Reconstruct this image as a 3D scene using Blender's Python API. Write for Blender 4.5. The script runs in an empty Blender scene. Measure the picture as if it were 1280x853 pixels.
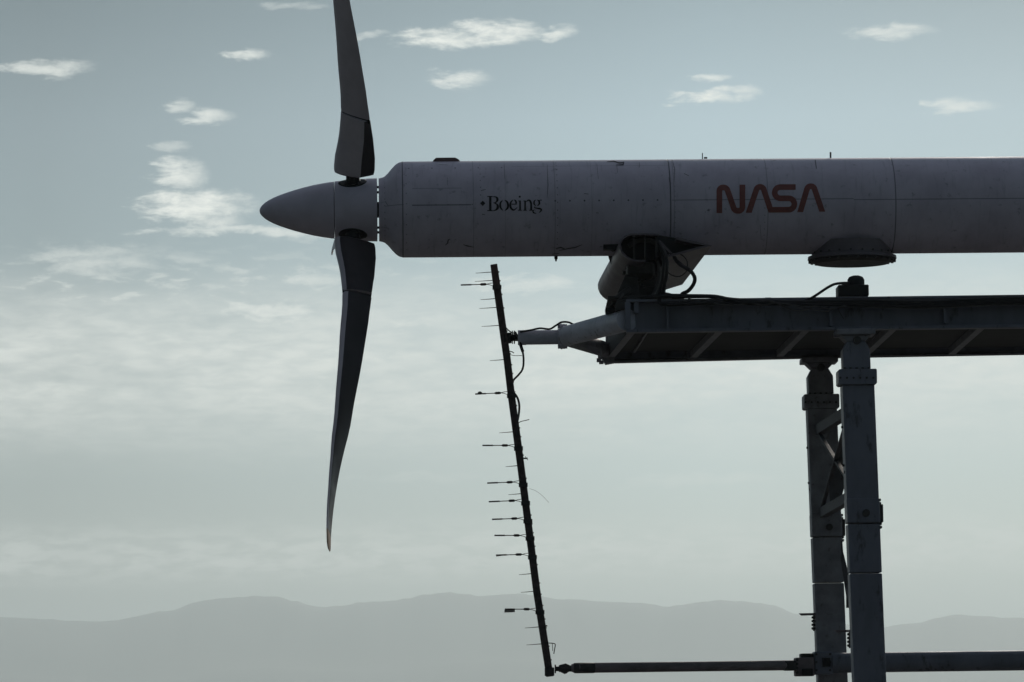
import bpy, bmesh, math, random
from mathutils import Vector, Matrix, noise
random.seed(7)
R = math.radians
scene = bpy.context.scene
COL = scene.collection

# ---------------------------------------------------------------- camera
FPX, CX, CY, DIST = 5000.0, 640.0, 426.5, 50.0
THETA, ROLL = math.atan(447.5 / 5000.0), R(0.70)
CAM = Vector((0, 0, 1.6))
FWD = Vector((0, math.cos(THETA), math.sin(THETA)))
U0 = Vector((0, -math.sin(THETA), math.cos(THETA)))
RT = math.cos(ROLL) * Vector((1, 0, 0)) - math.sin(ROLL) * U0
UP = math.sin(ROLL) * Vector((1, 0, 0)) + math.cos(ROLL) * U0
cd = bpy.data.cameras.new("camera"); cam = bpy.data.objects.new("camera", cd); COL.objects.link(cam)
cd.sensor_width = 36.0; cd.lens = 36.0 * FPX / 1280.0
cd.clip_start = 0.5; cd.clip_end = 200000.0
M = Matrix((RT, UP, -FWD)).transposed().to_4x4(); M.translation = CAM
cam.matrix_world = M
scene.camera = cam

# ---------------------------------------------------------------- render settings
scene.view_settings.view_transform = 'Standard'; scene.view_settings.look = 'None'
scene.view_settings.exposure = 0.0; scene.view_settings.gamma = 1.0
scene.view_settings.use_curve_mapping = False
scene.render.engine = 'CYCLES'
scene.cycles.use_denoising = True
scene.cycles.max_bounces = 6; scene.cycles.diffuse_bounces = 3
scene.cycles.volume_bounces = 1
scene.cycles.sample_clamp_indirect = 4.0

# ---------------------------------------------------------------- node helper
class NT:
    def __init__(s, tree): s.t = tree; s.n = tree.nodes; s.l = tree.links
    def put(s, sock, v):
        if isinstance(v, bpy.types.NodeSocket): s.l.new(v, sock)
        elif isinstance(v, (tuple, list)) and len(v) == 3 and len(sock.default_value) == 4: sock.default_value = (*v, 1)
        else: sock.default_value = v
    def m(s, op, a, b=0.0, c=None, clamp=False):
        n = s.n.new('ShaderNodeMath'); n.operation = op; n.use_clamp = clamp
        s.put(n.inputs[0], a); s.put(n.inputs[1], b)
        if c is not None: s.put(n.inputs[2], c)
        return n.outputs[0]
    def add(s, a, b): return s.m('ADD', a, b)
    def sub(s, a, b): return s.m('SUBTRACT', a, b)
    def mul(s, a, b): return s.m('MULTIPLY', a, b)
    def mx(s, a, b): return s.m('MAXIMUM', a, b)
    def mn(s, a, b): return s.m('MINIMUM', a, b)
    def mr(s, v, a, b, c=0.0, d=1.0, smooth=True):
        n = s.n.new('ShaderNodeMapRange'); n.interpolation_type = 'SMOOTHSTEP' if smooth else 'LINEAR'
        s.put(n.inputs['Value'], v); s.put(n.inputs['From Min'], a); s.put(n.inputs['From Max'], b)
        s.put(n.inputs['To Min'], c); s.put(n.inputs['To Max'], d)
        return n.outputs['Result']
    def xyz(s, v):
        n = s.n.new('ShaderNodeSeparateXYZ'); s.l.new(v, n.inputs[0]); return n.outputs
    def vec(s, x, y, z=0.0):
        n = s.n.new('ShaderNodeCombineXYZ'); s.put(n.inputs[0], x); s.put(n.inputs[1], y); s.put(n.inputs[2], z); return n.outputs[0]
    def noise(s, v, scale=5, detail=4, rough=0.55, dist=0.0):
        n = s.n.new('ShaderNodeTexNoise'); s.l.new(v, n.inputs['Vector'])
        n.inputs['Scale'].default_value = scale; n.inputs['Detail'].default_value = detail
        n.inputs['Roughness'].default_value = rough; n.inputs['Distortion'].default_value = dist
        return n.outputs['Fac']
    def mix(s, f, a, b):
        n = s.n.new('ShaderNodeMix'); n.data_type = 'RGBA'
        s.put(n.inputs[0], f); s.put(n.inputs[6], a); s.put(n.inputs[7], b); return n.outputs[2]
    def mulc(s, a, b):
        n = s.n.new('ShaderNodeMix'); n.data_type = 'RGBA'; n.blend_type = 'MULTIPLY'
        n.inputs[0].default_value = 1.0; s.put(n.inputs[6], a); s.put(n.inputs[7], b); return n.outputs[2]
    def ramp(s, v, stops):
        n = s.n.new('ShaderNodeValToRGB'); s.l.new(v, n.inputs[0]); e = n.color_ramp.elements
        while len(e) < len(stops): e.new(0.5)
        for i, (p, c) in enumerate(stops): e[i].position = p; e[i].color = (*c, 1)
        return n.outputs[0]

# ---------------------------------------------------------------- world: hazy back-lit sky with thin cloud
SUN_EL, SUN_AZ = R(22), R(14)           # azimuth from +Y towards +X: behind the rig, above the frame
SUN_DIR = Vector((math.sin(SUN_AZ) * math.cos(SUN_EL), math.cos(SUN_AZ) * math.cos(SUN_EL), math.sin(SUN_EL)))
world = bpy.data.worlds.new("World"); scene.world = world; world.use_nodes = True
wt = world.node_tree; wt.nodes.clear(); w = NT(wt)
tc = wt.nodes.new('ShaderNodeTexCoord').outputs['Generated']
sky = wt.nodes.new('ShaderNodeTexSky'); sky.sky_type = 'NISHITA'; sky.sun_disc = False
sky.sun_elevation = SUN_EL; sky.sun_rotation = SUN_AZ
sky.altitude = 10; sky.air_density = 1.0; sky.dust_density = 3.0; sky.ozone_density = 1.0
X, Y, Z = w.xyz(tc)[:3]
az = w.m('ARCTAN2', X, Y); el = w.m('ARCSINE', Z)
u = w.add(w.mul(az, 5000.0), 640.0); v = w.sub(879.0, w.mul(el, 5000.0))      # direction angles on a finer scale
t = w.mr(v, 900.0, -100.0, 0.0, 1.0, smooth=False)
band = w.ramp(t, [(0.0, (.50, .58, .54)), (0.12, (.66, .77, .72)), (0.18, (.71, .83, .78)), (0.30, (.60, .77, .79)), (0.45, (.49, .67, .74)),
                  (0.56, (.44, .64, .735)), (0.74, (.38, .56, .67)), (0.88, (.225, .37, .465)), (1.0, (.18, .31, .40))])
upper = w.mr(el, R(9), R(80), 0.0, 1.0)
dome = w.mix(upper, band, (.31, .33, .41))
sunv = wt.nodes.new('ShaderNodeVectorMath'); sunv.operation = 'DOT_PRODUCT'; wt.links.new(tc, sunv.inputs[0]); sunv.inputs[1].default_value = SUN_DIR
away = w.mul(w.mr(sunv.outputs['Value'], -0.35, 0.80, 0.27, 1.0), w.mr(X, -0.9, 0.9, 1.25, 0.62, smooth=False))            # brighter round the sun, darker away from it
side = w.mr(u, 50.0, 900.0, 0.54, 1.05, smooth=False)
dome = w.mulc(dome, w.vec(w.mul(away, side), w.mul(away, side), w.mul(away, side)))
nis = wt.nodes.new('ShaderNodeVectorMath'); nis.operation = 'SCALE'; wt.links.new(sky.outputs[0], nis.inputs[0]); nis.inputs['Scale'].default_value = 0.035
base = w.mix(0.90, nis.outputs[0], dome)
# clouds
pos = w.vec(w.mul(u, 0.01), w.mul(v, 0.025))
n1 = w.noise(pos, 1.1, 6, 0.6, 0.3)
n2 = w.noise(w.vec(w.mul(u, 0.0085), w.mul(v, 0.028), 7.3), 2.6, 7, 0.58, 0.25)
n3 = w.noise(w.vec(w.mul(u, 0.004), w.mul(v, 0.02), 3.1), 1.0, 5, 0.55)
n4 = w.noise(w.vec(w.mul(u, 0.01), w.mul(v, 0.02), 2.2), 11.0, 4, 0.6)
du = w.mul(w.sub(n2, 0.5), 60.0); dv = w.mul(w.sub(n1, 0.5), 34.0)
uu = w.add(u, du); vv = w.add(v, dv)
puffs = [(372,12,44,5,.35),(308,75,30,9,.75),(458,48,34,6,.45),(560,54,62,15,.85),(620,46,80,13,.85),(704,47,26,12,.7),
         (574,106,44,11,.8),(884,133,46,11,.95),(925,127,36,9,.75),(896,107,26,7,.7),(226,132,22,11,.5),(264,150,30,14,.65),
         (218,188,22,7,.35),(228,222,34,26,.75),(245,260,76,26,.9),(266,282,40,12,.6),(300,292,130,6,.6),(400,298,60,5,.25),
         (660,364,90,14,.55),(345,396,84,22,.7),(392,356,46,15,.55),(505,412,80,18,.6),(240,362,60,9,.45),(235,330,40,7,.3),(240,405,60,9,.5),
         (810,529,90,6,.34),(765,552,60,10,.34),(960,505,70,16,.34),(880,470,90,10,.4),(720,480,80,14,.35),(1150,500,90,12,.35),(870,610,110,9,.25),(520,600,90,9,.2),(1120,60,60,10,.6),(1210,150,46,10,.6),(60,90,60,12,.6),(120,330,90,24,.45)]
rag = w.add(w.mul(w.sub(n2, 0.5), 3.2), w.mul(w.sub(n4, 0.5), 0.7))
tot = None
for (a, b, rx, ry, amp) in puffs:
    q = w.m('POWER', w.mul(w.sub(uu, float(a)), 1.0 / rx), 2.0)
    q = w.add(q, w.m('POWER', w.mul(w.sub(vv, float(b)), 1.0 / ry), 2.0))
    p = w.mul(w.mr(w.add(w.sub(1.0, q), rag), -0.35, 1.6, 0.0, 1.0), amp * 1.2)
    tot = p if tot is None else w.mx(tot, p)
bandm = w.mul(w.mr(v, 300.0, 450.0), w.mr(v, 620.0, 480.0))
low = w.mul(w.mul(w.mr(v, 640.0, 700.0), w.mr(v, 745.0, 705.0)), w.mr(n2, 0.36, 0.62, 0.2, 0.75))
wide = w.mul(w.mr(n3, 0.25, 0.62, 0.55, 1.0), w.add(w.mul(bandm, w.mr(n2, 0.3, 0.68, 0.52, 0.82)), low))
wisps = w.mul(w.mul(w.mr(n2, 0.42, 0.70), w.mul(w.mr(v, 290.0, 370.0), w.mr(v, 500.0, 410.0))), 0.6)
leftm = w.mr(u, 700.0, 300.0, 0.35, 1.0)
cl = w.mx(tot, w.mx(wide, w.mul(wisps, leftm)))
cl = w.mul(cl, w.mr(w.m('ABSOLUTE', az), 0.5, 1.2, 1.0, 0.6))
ccol = w.mulc((1.0, 1.03, .97), w.vec(away, away, away))
final = w.mix(w.m('MULTIPLY', cl, 1.0, clamp=True), base, ccol)
below = w.mr(Z, -0.02, 0.0)
final = w.mix(below, (.05, .055, .05), final)
bg = wt.nodes.new('ShaderNodeBackground'); wt.links.new(final, bg.inputs[0]); bg.inputs[1].default_value = 1.0
wo = wt.nodes.new('ShaderNodeOutputWorld'); wt.links.new(bg.outputs[0], wo.inputs[0])

# ---------------------------------------------------------------- sun (veiled)
sd = bpy.data.lights.new("sun", 'SUN'); sd.energy = 1.85; sd.angle = R(10); sd.color = (1, .93, .84)
so = bpy.data.objects.new("sun", sd); COL.objects.link(so)
so.rotation_euler = SUN_DIR.to_track_quat('Z', 'Y').to_euler(); so.location = (-20, 60, 40)

# ---------------------------------------------------------------- geometry helpers
def W(px, py, d=0.0):
    """point of the place seen at that pixel, d metres behind the plane 50 m out"""
    dr = FWD + (px - CX) / FPX * RT + (CY - py) / FPX * UP
    return CAM + dr * ((DIST + d) / dr.y)
def K(d=0.0): return (DIST + d) / FPX                 # metres per photo pixel at that depth
AXZ = W(785, 260.0, 0).z; NR = 0.606
def cyl(px, py, off=0.003, r=NR):
    c0_, dr = nray(px, py)
    rr = r + off
    a = dr.y**2 + dr.z**2; oy = c0_.y - DIST; oz = c0_.z - AXZ
    b = 2 * (dr.y * oy + dr.z * oz); c = oy * oy + oz * oz - rr * rr
    t_ = (-b - math.sqrt(max(0, b * b - 4 * a * c))) / (2 * a)
    return c0_ + dr * t_
YAW = R(1.9); PIV = Vector((W(785, 260, 0).x, DIST, AXZ)); UNYAW = Matrix.Rotation(-YAW, 3, 'Z')
def nray(px, py):
    dr = FWD + (px - CX) / FPX * RT + (CY - py) / FPX * UP
    return UNYAW @ (CAM - PIV) + PIV, UNYAW @ dr
def WN(px, py, d=0.0):
    c_, dr = nray(px, py); return c_ + dr * ((DIST + d - c_.y) / dr.y)
def tag(o, label=None, cat=None, group=None, kind='thing'):
    if label: o['label'] = label
    if cat: o['category'] = cat
    if group: o['group'] = group
    if kind: o['kind'] = kind
    return o
def thing(name, label, cat, loc, group=None):
    o = bpy.data.objects.new(name, None); COL.objects.link(o); o.location = loc
    o.empty_display_size = 0.2
    return tag(o, label, cat, group)
def origin(p):
    v_ = Vector((0, 0, 0))
    while p is not None: v_ += p.location; p = p.parent
    return v_
def obj(name, bm, mat, parent=None, smooth=35, bevel=0.0):
    o0 = origin(parent)
    if parent is not None: bmesh.ops.translate(bm, verts=bm.verts, vec=-o0)
    bmesh.ops.recalc_face_normals(bm, faces=bm.faces)
    me = bpy.data.meshes.new(name); bm.to_mesh(me); bm.free()
    me.materials.append(mat)
    if smooth:
        for p in me.polygons: p.use_smooth = True
        me.set_sharp_from_angle(angle=R(smooth))
    o = bpy.data.objects.new(name, me); COL.objects.link(o)
    if parent is not None: o.parent = parent
    if bevel:
        b = o.modifiers.new('bevel', 'BEVEL'); b.width = bevel; b.segments = 2; b.limit_method = 'ANGLE'; b.angle_limit = R(40)
    return o
def osplit(name, small, bm, mat, parent, **kw):
    """one object per connected piece: the largest keeps name, the rest are called small"""
    left = set(bm.verts); isl = []
    while left:
        st = [left.pop()]; cur = [st[0]]
        while st:
            v_ = st.pop()
            for e in v_.link_edges:
                o_ = e.other_vert(v_)
                if o_ in left: left.discard(o_); st.append(o_); cur.append(o_)
        isl.append(cur)
    def size(c):
        return max((a.co - c[0].co).length for a in c)
    isl.sort(key=size, reverse=True)
    for i, c in enumerate(isl):
        nb = bmesh.new(); mp = {v_: nb.verts.new(v_.co) for v_ in c}
        fs = {f for v_ in c for f in v_.link_faces}
        for f in fs: nb.faces.new([mp[v_] for v_ in f.verts])
        obj(name if i == 0 else small, nb, mat, parent, **kw)
    bm.free()
def solo(name, bm, mat, label, cat, group=None, kind='thing', **kw):
    """one-mesh thing, its origin moved to the middle of its lowest point"""
    xs = [v_.co for v_ in bm.verts]
    lo = min(xs, key=lambda c: c.z)
    base_ = Vector((sum(c.x for c in xs) / len(xs), sum(c.y for c in xs) / len(xs), lo.z))
    bmesh.ops.translate(bm, verts=bm.verts, vec=-base_)
    o = obj(name, bm, mat, None, **kw); o.location = base_
    return tag(o, label, cat, group, kind)
def loft(bm, rings, cap=True, closed=True):
    vs = [[bm.verts.new(p) for p in r] for r in rings]
    n = len(vs[0])
    for a, b in zip(vs, vs[1:]):
        for i in range(n if closed else n - 1):
            j = (i + 1) % n
            bm.faces.new((a[i], a[j], b[j], b[i]))
    if cap and closed:
        bm.faces.new(vs[0][::-1]); bm.faces.new(vs[-1])
    return vs
def frame(d):
    d = d.normalized(); h = Vector((0, 0, 1)) if abs(d.z) < .9 else Vector((0, 1, 0))
    s = d.cross(h).normalized(); return s, s.cross(d).normalized()
def tube(bm, pts, r, n=12, cap=True):
    rs = r if isinstance(r, (list, tuple)) else [r] * len(pts)
    rings = []
    for i, p in enumerate(pts):
        d = (pts[min(i + 1, len(pts) - 1)] - pts[max(i - 1, 0)])
        s, t_ = frame(d)
        rings.append([p + (s * math.cos(k * 2 * math.pi / n) + t_ * math.sin(k * 2 * math.pi / n)) * rs[i] for k in range(n)])
    loft(bm, rings, cap)
def lathe(bm, prof, axis_y=DIST, axis_z=None, n=96, cap=True):
    """prof: (x, r) along +X"""
    z0 = AXZ if axis_z is None else axis_z
    rings = [[Vector((x, axis_y - r * math.sin(k * 2 * math.pi / n), z0 + r * math.cos(k * 2 * math.pi / n))) for k in range(n)] for x, r in prof]
    loft(bm, rings, cap)
def vlathe(bm, c, prof, n=32):
    rings = [[Vector((c.x + r * math.cos(k * 2 * math.pi / n), c.y + r * math.sin(k * 2 * math.pi / n), z)) for k in range(n)] for z, r in prof]
    loft(bm, rings)
def box(bm, lo, hi):
    x0, y0, z0 = lo; x1, y1, z1 = hi
    vs = [bm.verts.new(p) for p in ((x0,y0,z0),(x1,y0,z0),(x1,y1,z0),(x0,y1,z0),(x0,y0,z1),(x1,y0,z1),(x1,y1,z1),(x0,y1,z1))]
    for f in ((0,3,2,1),(4,5,6,7),(0,1,5,4),(1,2,6,5),(2,3,7,6),(3,0,4,7)): bm.faces.new([vs[i] for i in f])
def pbox(bm, x0, y0, x1, y1, d0, d1):
    """box whose face, seen at depth d0, spans those pixels"""
    a, b = W(x0, y1, d0), W(x1, y0, d0); c_, e_ = W(x1, y1, d0), W(x0, y0, d0)
    box(bm, (min(a.x, e_.x) , DIST + d0, (a.z + c_.z) / 2), (b.x, DIST + d1, (b.z + e_.z) / 2))
def plate(bm, pts, d0, d1):
    """outline in photo pixels at depth d0, given thickness back to d1"""
    ps = [W(x, y, d0) for x, y in pts]; dy = Vector((0, d1 - d0, 0))
    a = [bm.verts.new(p) for p in ps]; b = [bm.verts.new(p + dy) for p in ps]; n = len(ps)
    bm.faces.new(a); bm.faces.new(b[::-1])
    for i in range(n): j = (i + 1) % n; bm.faces.new((a[i], b[i], b[j], a[j]))
def bar(bm, p, q, wd, ht, upv=None):
    d = (q - p).normalized()
    h = upv or (Vector((0, 0, 1)) if abs(d.z) < .8 else Vector((0, 1, 0)))
    s = d.cross(h).normalized() * wd / 2; t_ = s.cross(d).normalized() * ht / 2
    a = [bm.verts.new(c) for c in (p - s - t_, p + s - t_, p + s + t_, p - s + t_)]
    b = [bm.verts.new(c) for c in (q - s - t_, q + s - t_, q + s + t_, q - s + t_)]
    bm.faces.new(a[::-1]); bm.faces.new(b)
    for i in range(4): j = (i + 1) % 4; bm.faces.new((a[i], a[j], b[j], b[i]))
def spline(pts, k=8):
    out = []; n = len(pts)
    for i in range(n - 1):
        p0, p1, p2, p3 = pts[max(i - 1, 0)], pts[i], pts[i + 1], pts[min(i + 2, n - 1)]
        for j in range(k):
            t_ = j / k
            out.append(0.5 * ((2 * p1) + (p2 - p0) * t_ + (2 * p0 - 5 * p1 + 4 * p2 - p3) * t_**2 + (3 * p1 - p0 - 3 * p2 + p3) * t_**3))
    out.append(pts[-1]); return out
def hose_bm(pix, r, k=8, n=10):
    bm = bmesh.new(); tube(bm, spline([W(*p) for p in pix], k), r, n); return bm
def bolt(bm, p, d, r=0.015, h=0.02):
    tube(bm, [p, p + d.normalized() * h], r, 6)

# ---------------------------------------------------------------- materials
def mat(name, col, rough=0.55, var=0.18, scale=6.0, metal=0.0, spec=0.4, bump=0.0, stain=None, stretch=(1, 1, 1)):
    mt = bpy.data.materials.new(name); mt.use_nodes = True; t_ = NT(mt.node_tree); b = mt.node_tree.nodes['Principled BSDF']
    co = mt.node_tree.nodes.new('ShaderNodeTexCoord').outputs['Object']
    mp = mt.node_tree.nodes.new('ShaderNodeMapping'); mt.node_tree.links.new(co, mp.inputs[0]); mp.inputs['Scale'].default_value = stretch
    n_ = t_.noise(mp.outputs[0], scale, 6, 0.6)
    c = t_.mix(t_.mr(n_, .3, .7), tuple(x * (1 - var) for x in col), tuple(x * (1 + var) for x in col))
    if stain:
        n_b = t_.noise(mp.outputs[0], scale * 2.7, 5, 0.65)
        c = t_.mix(t_.mr(n_b, .56, .68, 0, .75), c, stain)
    t_.put(b.inputs['Base Color'], c)
    t_.put(b.inputs['Roughness'], t_.mr(n_, .3, .7, rough - .08, rough + .1))
    b.inputs['Metallic'].default_value = metal; b.inputs['Specular IOR Level'].default_value = spec
    if bump:
        bn = mt.node_tree.nodes.new('ShaderNodeBump'); bn.inputs['Strength'].default_value = bump; bn.inputs['Distance'].default_value = 0.01
        mt.node_tree.links.new(t_.noise(mp.outputs[0], scale * 6, 4), bn.inputs['Height']); mt.node_tree.links.new(bn.outputs[0], b.inputs['Normal'])
    return mt
GREY = mat('blade_paint', (.56, .505, .545), .45, .08, 3, spec=.3)
GREYD = mat('rotor_paint', (.575, .53, .605), .45, .07, 3, spec=.35)
DARK = mat('dark_metal', (.055, .052, .05), .6, .3, 9, stain=(.06, .045, .035), bump=.2)
BLACK = mat('black_rubber', (.018, .018, .018), .6, .2, 12)
STEEL = mat('blue_grey_steel_paint', (.18, .19, .23), .5, .15, 3, stain=(.07, .065, .07), stretch=(1, 1, .35))
BOOM = mat('boom_paint', (.56, .57, .64), .5, .15, 4, stain=(.25, .245, .27))
STEELB = mat('stained_grey_steel', (.27, .268, .29), .6, .25, 4, stain=(.13, .115, .11))  # grey steel paint with random darker stains
RUST = mat('weathered_rake_steel', (.075, .058, .056), .65, .35, 20, stain=(.09, .045, .035), bump=.3)
PALE = mat('pale_tape', (.35, .31, .27), .6, .15, 10)
TAN = mat('tan_tip', (.50, .34, .23), .6, .15, 10)
BROWN = mat('red_brown_hatch_paint', (.16, .105, .105), .6, .2, 8)
RED = mat('red_logo_paint', (.25, .085, .075), .6, .12, 14, stain=(.17, .085, .08))
INK = mat('black_stencil_paint', (.016, .016, .020), .55, .2, 14)
BLADEB = mat('black_back_face_paint', (.046, .038, .042), .45, .2, 4, spec=.4)
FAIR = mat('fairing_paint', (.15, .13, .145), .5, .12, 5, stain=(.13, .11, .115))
HOSE = mat('hose_rubber', (.022, .021, .021), .5, .25, 14)
HOSEG = mat('grey_cable_jacket', (.075, .07, .068), .55, .25, 14)
GRIME = mat('dark_grime', (.07, .065, .075), .7, .3, 30)
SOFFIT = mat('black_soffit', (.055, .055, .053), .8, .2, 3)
WOODY = mat('weathered_arm_steel', (.20, .165, .17), .6, .3, 5, stain=(.24, .21, .20), stretch=(.4, 1, 1))
CONC = mat('asphalt_pad', (.09, .088, .085), .85, .12, .8, stain=(.05, .05, .05), bump=.3)

def nacelle_mat():
    mt = bpy.data.materials.new('nacelle_paint'); mt.use_nodes = True; t_ = NT(mt.node_tree); nt = mt.node_tree; b = nt.nodes['Principled BSDF']
    co = nt.nodes.new('ShaderNodeTexCoord').outputs['Object']
    x, y, z = t_.xyz(co)[:3]
    ang = t_.m('ARCTAN2', z, t_.mul(y, -1.0))           # 0 facing the viewer, positive upwards
    pos = t_.vec(x, t_.mul(ang, .6))
    big = t_.noise(pos, 1.7, 6, .6); fine = t_.noise(pos, 9, 6, .65)
    streak = t_.noise(t_.vec(t_.mul(x, 9.0), t_.mul(ang, .7)), 2.2, 5, .6)
    c = t_.mix(t_.mr(big, .3, .7), (.53, .485, .565), (.665, .615, .70))
    c = t_.mix(t_.mul(t_.mr(streak, .52, .76), .38), c, (.28, .27, .31))
    c = t_.mix(t_.mul(t_.mr(fine, .58, .72), .6), c, (.22, .21, .24))
    dirt = None
    def acc(f):
        nonlocal dirt
        dirt = f if dirt is None else t_.mx(dirt, f)
    rx = ORI.x
    def ring(px, wpx=1.0, s=.8):
        x0 = WN(px, 262, -.6).x - rx
        acc(t_.mr(t_.m('ABSOLUTE', t_.sub(x, x0)), wpx * .010, wpx * .004, 0, s))
    ring(503.5, 1.0, .8); ring(838.5, 1.1, .85); ring(960, .8, .4); ring(694, .8, .3); ring(592, .7, .3); ring(1120, 1.0, .7); ring(843, .8, .35)
    ring(632, .6, .2); ring(740, .6, .2)
    def aof(py, px=700):
        p = cyl(px, py, 0); return math.atan2(p.z - AXZ, -(p.y - DIST))
    def hline(py, x0, x1, wpx=1.0, s=.8, ref=None):
        a0 = aof(py, ref or (x0 + x1) / 2); xa = WN(x0, py, -.6).x - rx; xb = WN(x1, py, -.6).x - rx
        f = t_.mr(t_.m('ABSOLUTE', t_.sub(ang, a0)), wpx * .016, wpx * .006, 0, s)
        f = t_.mul(f, t_.mul(t_.m('GREATER_THAN', x, xa), t_.m('LESS_THAN', x, xb)))
        acc(f)
    hline(256.5, 515, 589, .9, .8); hline(256, 481, 505, .8, .5); hline(235.5, 515, 577, .8, .35); hline(249.5, 840, 1067, .8, .6); hline(248.5, 1067, 1400, .8, .6)
    hline(207.5, 640, 838, .8, .35)
    def dots(py, x0, x1, step, s=.9, r=.011):
        a0 = aof(py, (x0 + x1) / 2); xa = WN(x0, py, -.6).x - rx; xb = WN(x1, py, -.6).x - rx; st = step * .01
        k = t_.m('ABSOLUTE', t_.m('WRAP', t_.sub(x, xa), -st / 2, st / 2))
        n_ = nt.nodes.new('ShaderNodeMath')
        dd = t_.m('SQRT', t_.add(t_.m('POWER', k, 2.0), t_.m('POWER', t_.mul(t_.sub(ang, a0), NR), 2.0)))
        f = t_.mul(t_.mr(dd, r * 1.4, r * .6, 0, s), t_.mul(t_.m('GREATER_THAN', x, xa - .03), t_.m('LESS_THAN', x, xb + .03)))
        acc(f)
    dots(250.8, 694, 820, 18.2); dots(210, 511, 640, 29, .8); dots(256, 545, 590, 15, .7, .008)
    def vdots(px, a0, a1, step, s=.6, r=.008):
        x0 = WN(px, 262, -.6).x - rx
        k = t_.m('ABSOLUTE', t_.m('WRAP', ang, -step / 2, step / 2))
        dd = t_.m('SQRT', t_.add(t_.m('POWER', t_.mul(k, NR), 2.0), t_.m('POWER', t_.sub(x, x0), 2.0)))
        f = t_.mul(t_.mr(dd, r * 1.4, r * .6, 0, s), t_.mul(t_.m('GREATER_THAN', ang, a0), t_.m('LESS_THAN', ang, a1)))
        acc(f)
    vdots(697, -1.2, 1.2, .16); vdots(601, -.1, 1.2, .17); vdots(508, -1.3, 1.3, .22, .5); vdots(481, -1.3, 1.3, .2, .6); vdots(844, -1.3, 1.3, .11, .35); vdots(956, -1.3, 0, .15, .4)
    patch = t_.mul(t_.mr(t_.noise(t_.vec(x, ang, 4.0), 3.4, 6, .7), .66, .72), t_.mr(fine, .5, .6, .3, .8))
    acc(patch)
    c = t_.mix(dirt, c, (.06, .056, .07))
    t_.put(b.inputs['Base Color'], c)
    t_.put(b.inputs['Roughness'], t_.mr(big, .3, .7, .42, .6)); b.inputs['Specular IOR Level'].default_value = .3
    bn = nt.nodes.new('ShaderNodeBump'); bn.inputs['Strength'].default_value = .35; bn.inputs['Distance'].default_value = .006; bn.invert = True
    nt.links.new(t_.add(dirt, t_.mul(t_.noise(pos, 2.0, 2), .8)), bn.inputs['Height']); nt.links.new(bn.outputs[0], b.inputs['Normal'])
    return mt

# ================================================================ SETTING
def ground_mat(name, a, b_, scale, rough=.9):
    mt = bpy.data.materials.new(name); mt.use_nodes = True; t_ = NT(mt.node_tree); b = mt.node_tree.nodes['Principled BSDF']
    co = mt.node_tree.nodes.new('ShaderNodeTexCoord').outputs['Object']
    n_ = t_.noise(co, scale, 8, .6); n2_ = t_.noise(co, scale * 40, 4, .6)
    c = t_.mix(t_.mr(n_, .35, .65), a, b_); c = t_.mix(t_.mul(n2_, .35), c, tuple(x * .5 for x in a))
    t_.put(b.inputs['Base Color'], c); b.inputs['Roughness'].default_value = rough
    return mt
bm = bmesh.new(); s = 48000
vs = [bm.verts.new(p) for p in ((-s, -s, 0), (s, -s, 0), (s, s, 0), (-s, s, 0))]; bm.faces.new(vs)
g = obj('ground', bm, ground_mat('dry_ground', (.085, .08, .06), (.045, .048, .035), .02), smooth=0); tag(g, kind='structure')
bm = bmesh.new(); box(bm, (-14, 38, .0), (22, 66, .12)); g = obj('concrete_pad', bm, CONC, smooth=0, bevel=.02); tag(g, kind='structure')
bm = bmesh.new(); a = [bm.verts.new(p) for p in ((-40000, 1500, .35), (40000, 1500, .35), (40000, 19000, .35), (-40000, 19000, .35))]; bm.faces.new(a)
wm = mat('bay_water', (.03, .045, .05), .18, .2, .004, bump=.1); g = obj('bay_water', bm, wm, smooth=0); tag(g, kind='structure')

ridge = [(-1500,800),(-900,770),(-500,790),(-200,765),(0,772),(120,776),(213,763),(240,753),(262,749),(290,747),(320,745.5),(345,747),(365,752),(385,758),(400,760),(425,758),(450,753),(480,752),(505,748),
         (530,743),(556,740.5),(575,742),(600,745),(622,743),(645,742),(670,745),(700,749),(725,749),(745,752),(770,753),(800,754),(830,758),(850,756),(870,753),
         (893,750.5),(920,752),(945,754),(965,758),(990,768),(1015,772),(1040,778),(1080,786),(1130,780),(1190,768),(1260,772),(1400,760),(1700,780),(2100,765),(2800,795)]
def ridge_y(x):
    for (x0, y0), (x1, y1) in zip(ridge, ridge[1:]):
        if x0 <= x <= x1:
            t_ = (x - x0) / (x1 - x0); t_ = t_ * t_ * (3 - 2 * t_); return y0 + (y1 - y0) * t_
    return 800
bm = bmesh.new(); NA, ND = 520, 26; grid = []
for i in range(NA + 1):
    px = -1500 + 4300 * i / NA; a_ = math.atan((px - 640) / FPX)
    yy = ridge_y(px) + (px - 640) * math.sin(ROLL)        # level the profile
    row = []
    for j in range(ND + 1):
        dist = 20000 + 10000 * j / ND; top = (874 - yy) / FPX * 25500
        f = math.exp(-((dist - 25500) / 2300)**2)
        top *= 1 + .010 * noise.fractal(Vector((px * .09, 4.2, dist * .0006)), .8, 2.1, 5)
        nz = noise.fractal(Vector((px * .006, dist * .00045, 1.3)), .9, 2.0, 6)
        foot = .45 * math.exp(-((dist - 22600) / 1200)**2) * (.6 + .6 * noise.noise(Vector((px * .004, 9.1, 0))))
        h = top * max(f, foot) * (1 + (.10 if abs(dist - 25500) > 700 else .012) * nz) - 6
        row.append(bm.verts.new((dist * math.sin(a_), dist * math.cos(a_), h)))
    grid.append(row)
for i in range(NA):
    for j in range(ND): bm.faces.new((grid[i][j], grid[i + 1][j], grid[i + 1][j + 1], grid[i][j + 1]))
hm = ground_mat('hill_scrub', (.055, .06, .04), (.09, .085, .055), .0008)
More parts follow.
